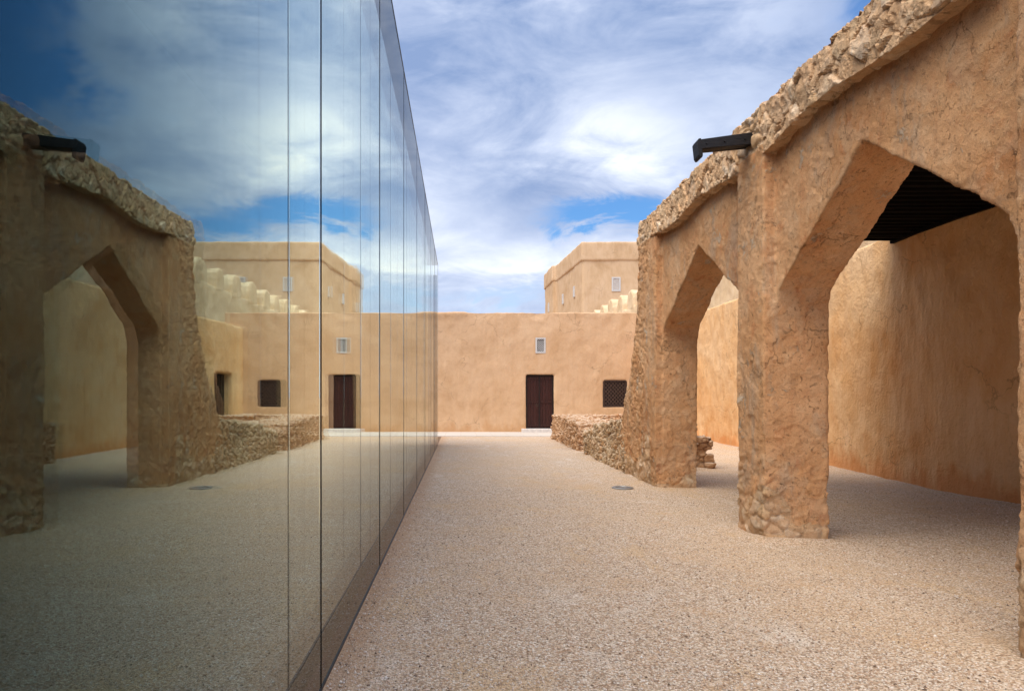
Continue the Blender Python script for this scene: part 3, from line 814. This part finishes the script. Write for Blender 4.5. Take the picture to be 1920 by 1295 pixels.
def lattice_bm(x0, x1, z0, z1, y, nx, nz, t, dep):
    """pierced screen: crossing diagonal bars clipped to the opening"""
    bm = bmesh.new(); wd, ht = x1-x0, z1-z0; s = wd/nx
    def clip(p, d):
        t0, t1 = -1e9, 1e9
        for a, lo, hi in ((0, 0, wd), (1, 0, ht)):
            ta, tb = (lo-p[a])/d[a], (hi-p[a])/d[a]
            if ta > tb: ta, tb = tb, ta
            t0, t1 = max(t0, ta), min(t1, tb)
        return t0, t1
    slope = (ht/nz)/s; L = math.hypot(1, slope)
    for sg in (1, -1):
        for k in range(-nx*2-nz*2, nx*2+nz*2):
            p = (k*s, 0.0 if sg > 0 else ht); d = (1/L, sg*slope/L)
            t0, t1 = clip(p, d)
            if t1-t0 < .01: continue
            a = (p[0]+d[0]*t0, p[1]+d[1]*t0); b = (p[0]+d[0]*t1, p[1]+d[1]*t1); nx_, nz_ = -d[1]*t/2, d[0]*t/2
            yy = y+(.003 if sg > 0 else 0)
            pts = [(x0+a[0]+nx_, z0+a[1]+nz_), (x0+a[0]-nx_, z0+a[1]-nz_), (x0+b[0]-nx_, z0+b[1]-nz_), (x0+b[0]+nx_, z0+b[1]+nz_)]
            bm_prism(bm, pts, lambda u, v: (u, yy, v), lambda u, v: (u, yy+dep, v))
    return bm
def grille(parent, x0, x1, z0, z1, y, nx, nz, t, fw, mf, name='window', flip=None):
    bm = bmesh.new()
    bm_box(bm, x0-.02, x0+fw, y-.02, y+.12, z0-.02, z1+.02); bm_box(bm, x1-fw, x1+.02, y-.02, y+.12, z0-.02, z1+.02)
    bm_box(bm, x0+fw, x1-fw, y-.019, y+.12, z1-fw, z1+.02); bm_box(bm, x0+fw, x1-fw, y-.019, y+.12, z0-.02, z0+fw)
    f = obj(name, bm, mf, parent)
    lb = lattice_bm(x0+fw, x1-fw, z0+fw, z1-fw, y+.015, nx, nz, t, .03)
    lo = obj('lattice', lb, mf, None); lo.data.transform(Matrix.Translation(-parent.location)); lo.parent = f
    bm = bmesh.new(); bm_box(bm, x0+fw-.002, x1-fw+.002, y+.10, y+.115, z0+fw-.002, z1-fw+.002)
    vo = obj('backing', bm, M['void'], None); vo.data.transform(Matrix.Translation(-parent.location)); vo.parent = f
    return f
grille(ew, *VENT, YW-.005, 4, 6, .015, .04, M['white'])['label'] = 'small white pierced window above the door'
grille(ew, *WIN, YW+.03, 6, 6, .052, .05, M['lattice'])['label'] = 'square dark wooden lattice window'

# ------------------------------------------------------------------ battlement wall behind
bt = thing('battlement_wall', 'pale crumbling battlement wall with rounded merlons stepping back to the tower', 'wall', (10.4, 35, 0))
def bx(y): return 10.75-.038*(y-28)
bm = bmesh.new(); ysb = np.linspace(12, 52.5, 20)
pts = [(bx(y), y) for y in ysb]+[(bx(y)+.8, y) for y in ysb[::-1]]
bm_prism(bm, pts, lambda a, b: (a, b, -.1), lambda a, b: (a, b, 6.9))
def bt_disp(P, N):
    return fbm(P*1.4, 3, 44)*.04+fbm(P*5, 2, 46)*.008, np.zeros(len(P)), np.zeros(len(P))
me = remeshed(bm, .10, bt_disp); me.transform(Matrix.Translation(-bt.location)); link('wall', me, M['battle'], bt, True)
y = 13.4; k = 0
while y < 52:
    hw = .72+.03*math.sin(k*2.7); h = 1.12+.06*math.sin(k*1.9)
    pts = [(-hw, -.15), (hw, -.15), (hw, h*.45), (hw*.86, h*.74), (hw*.5, h*.95), (0, h), (-hw*.5, h*.95), (-hw*.86, h*.74), (-hw, h*.45)]
    bm = bmesh.new(); X = bx(y)
    bm_prism(bm, [(a, b) for a, b in pts], lambda a, b: (X, y+a, 6.85+b), lambda a, b: (X+.8, y+a, 6.85+b))
    me = remeshed(bm, .07, bt_disp); me.transform(Matrix.Translation(-bt.location)); link('merlon', me, M['battle'], bt, True)
    y += 2.33+.04*math.sin(k*5); k += 1

# ------------------------------------------------------------------ fort tower
TY = 61.0; TT = 15.3; TB = 13.6
tw = thing('fort_tower', 'tall square plastered fort tower with a plain parapet band rising beyond the courtyard', 'tower', (14, TY, 0))
plan = [(10.86, TY), (24.0, TY), (24.0, 77.6), (9.56, 77.6), (9.69, 72.0), (10.12, 72.0)]
def grow(p, d):
    cx, cy = 16, 72
    return (p[0]+(d if p[0] > cx else -d), p[1]+(d if p[1] > cy else -d))
bm = bmesh.new(); bm_prism(bm, plan, lambda a, b: (a, b, 0), lambda a, b: (a, b, TB+.3))
me = remeshed(bm, .16, lambda P, N: (fbm(P*.6, 3, 3)*.04, np.zeros(len(P)), np.zeros(len(P)))); me.transform(Matrix.Translation(-tw.location)); link('wall', me, M['tower'], tw, True)
plg = [(10.76, TY-.12), (24.1, TY-.12), (24.1, 77.7), (9.45, 77.7), (9.59, 71.9), (10.02, 71.9)]
bm = bmesh.new(); bm_prism(bm, plg, lambda a, b: (a, b, TB), lambda a, b: (a, b, TT))
me = remeshed(bm, .12, lambda P, N: (fbm(P*.7, 3, 13)*.03, np.zeros(len(P)), np.zeros(len(P)))); me.transform(Matrix.Translation(-tw.location)); link('parapet', me, M['tower'], tw, True)
for (xa, xb) in ((13.5, 14.24), (17.7, 18.44)):
    grille(tw, xa, xb, 10.9, 12.12, TY-.06, 5, 7, .035, .09, M['white'])
def slit(yc, zc, x):
    bm = bmesh.new(); bm_box(bm, x-.10, x+.04, yc-.25, yc+.25, zc-.5, zc+.5); obj('slit_window', bm, M['white'], tw)
slit(64.0, 11.3, 10.86-.069*3.0); slit(68.8, 11.3, 10.86-.069*7.8); slit(74.6, 11.2, 9.63)

# ------------------------------------------------------------------ round light set in the gravel
gl = thing('ground_light', 'round steel-rimmed light set flush in the gravel by the far pier', 'ground light', (2.63, 11.1, .012))
bm = bmesh.new()
seg = 40
ring = [[bm.verts.new((r*math.cos(2*math.pi*i/seg), r*math.sin(2*math.pi*i/seg), z)) for i in range(seg)] for r, z in ((.175, -.03), (.175, .010), (.165, .016), (.125, .016), (.12, .008))]
for a, b in zip(ring[:-1], ring[1:]):
    for i in range(seg): bm.faces.new((a[i], a[(i+1) % seg], b[(i+1) % seg], b[i]))
me = bpy.data.meshes.new('rim'); bmesh.ops.recalc_face_normals(bm, faces=bm.faces); bm.to_mesh(me); bm.free(); link('rim', me, M['steel'], gl)
bm = bmesh.new(); bm_cyl(bm, (0, 0, -.03), (0, 0, .010), .122, .122, 40); me = bpy.data.meshes.new('lens'); bm.to_mesh(me); bm.free(); link('lens', me, M['lampglass'], gl)
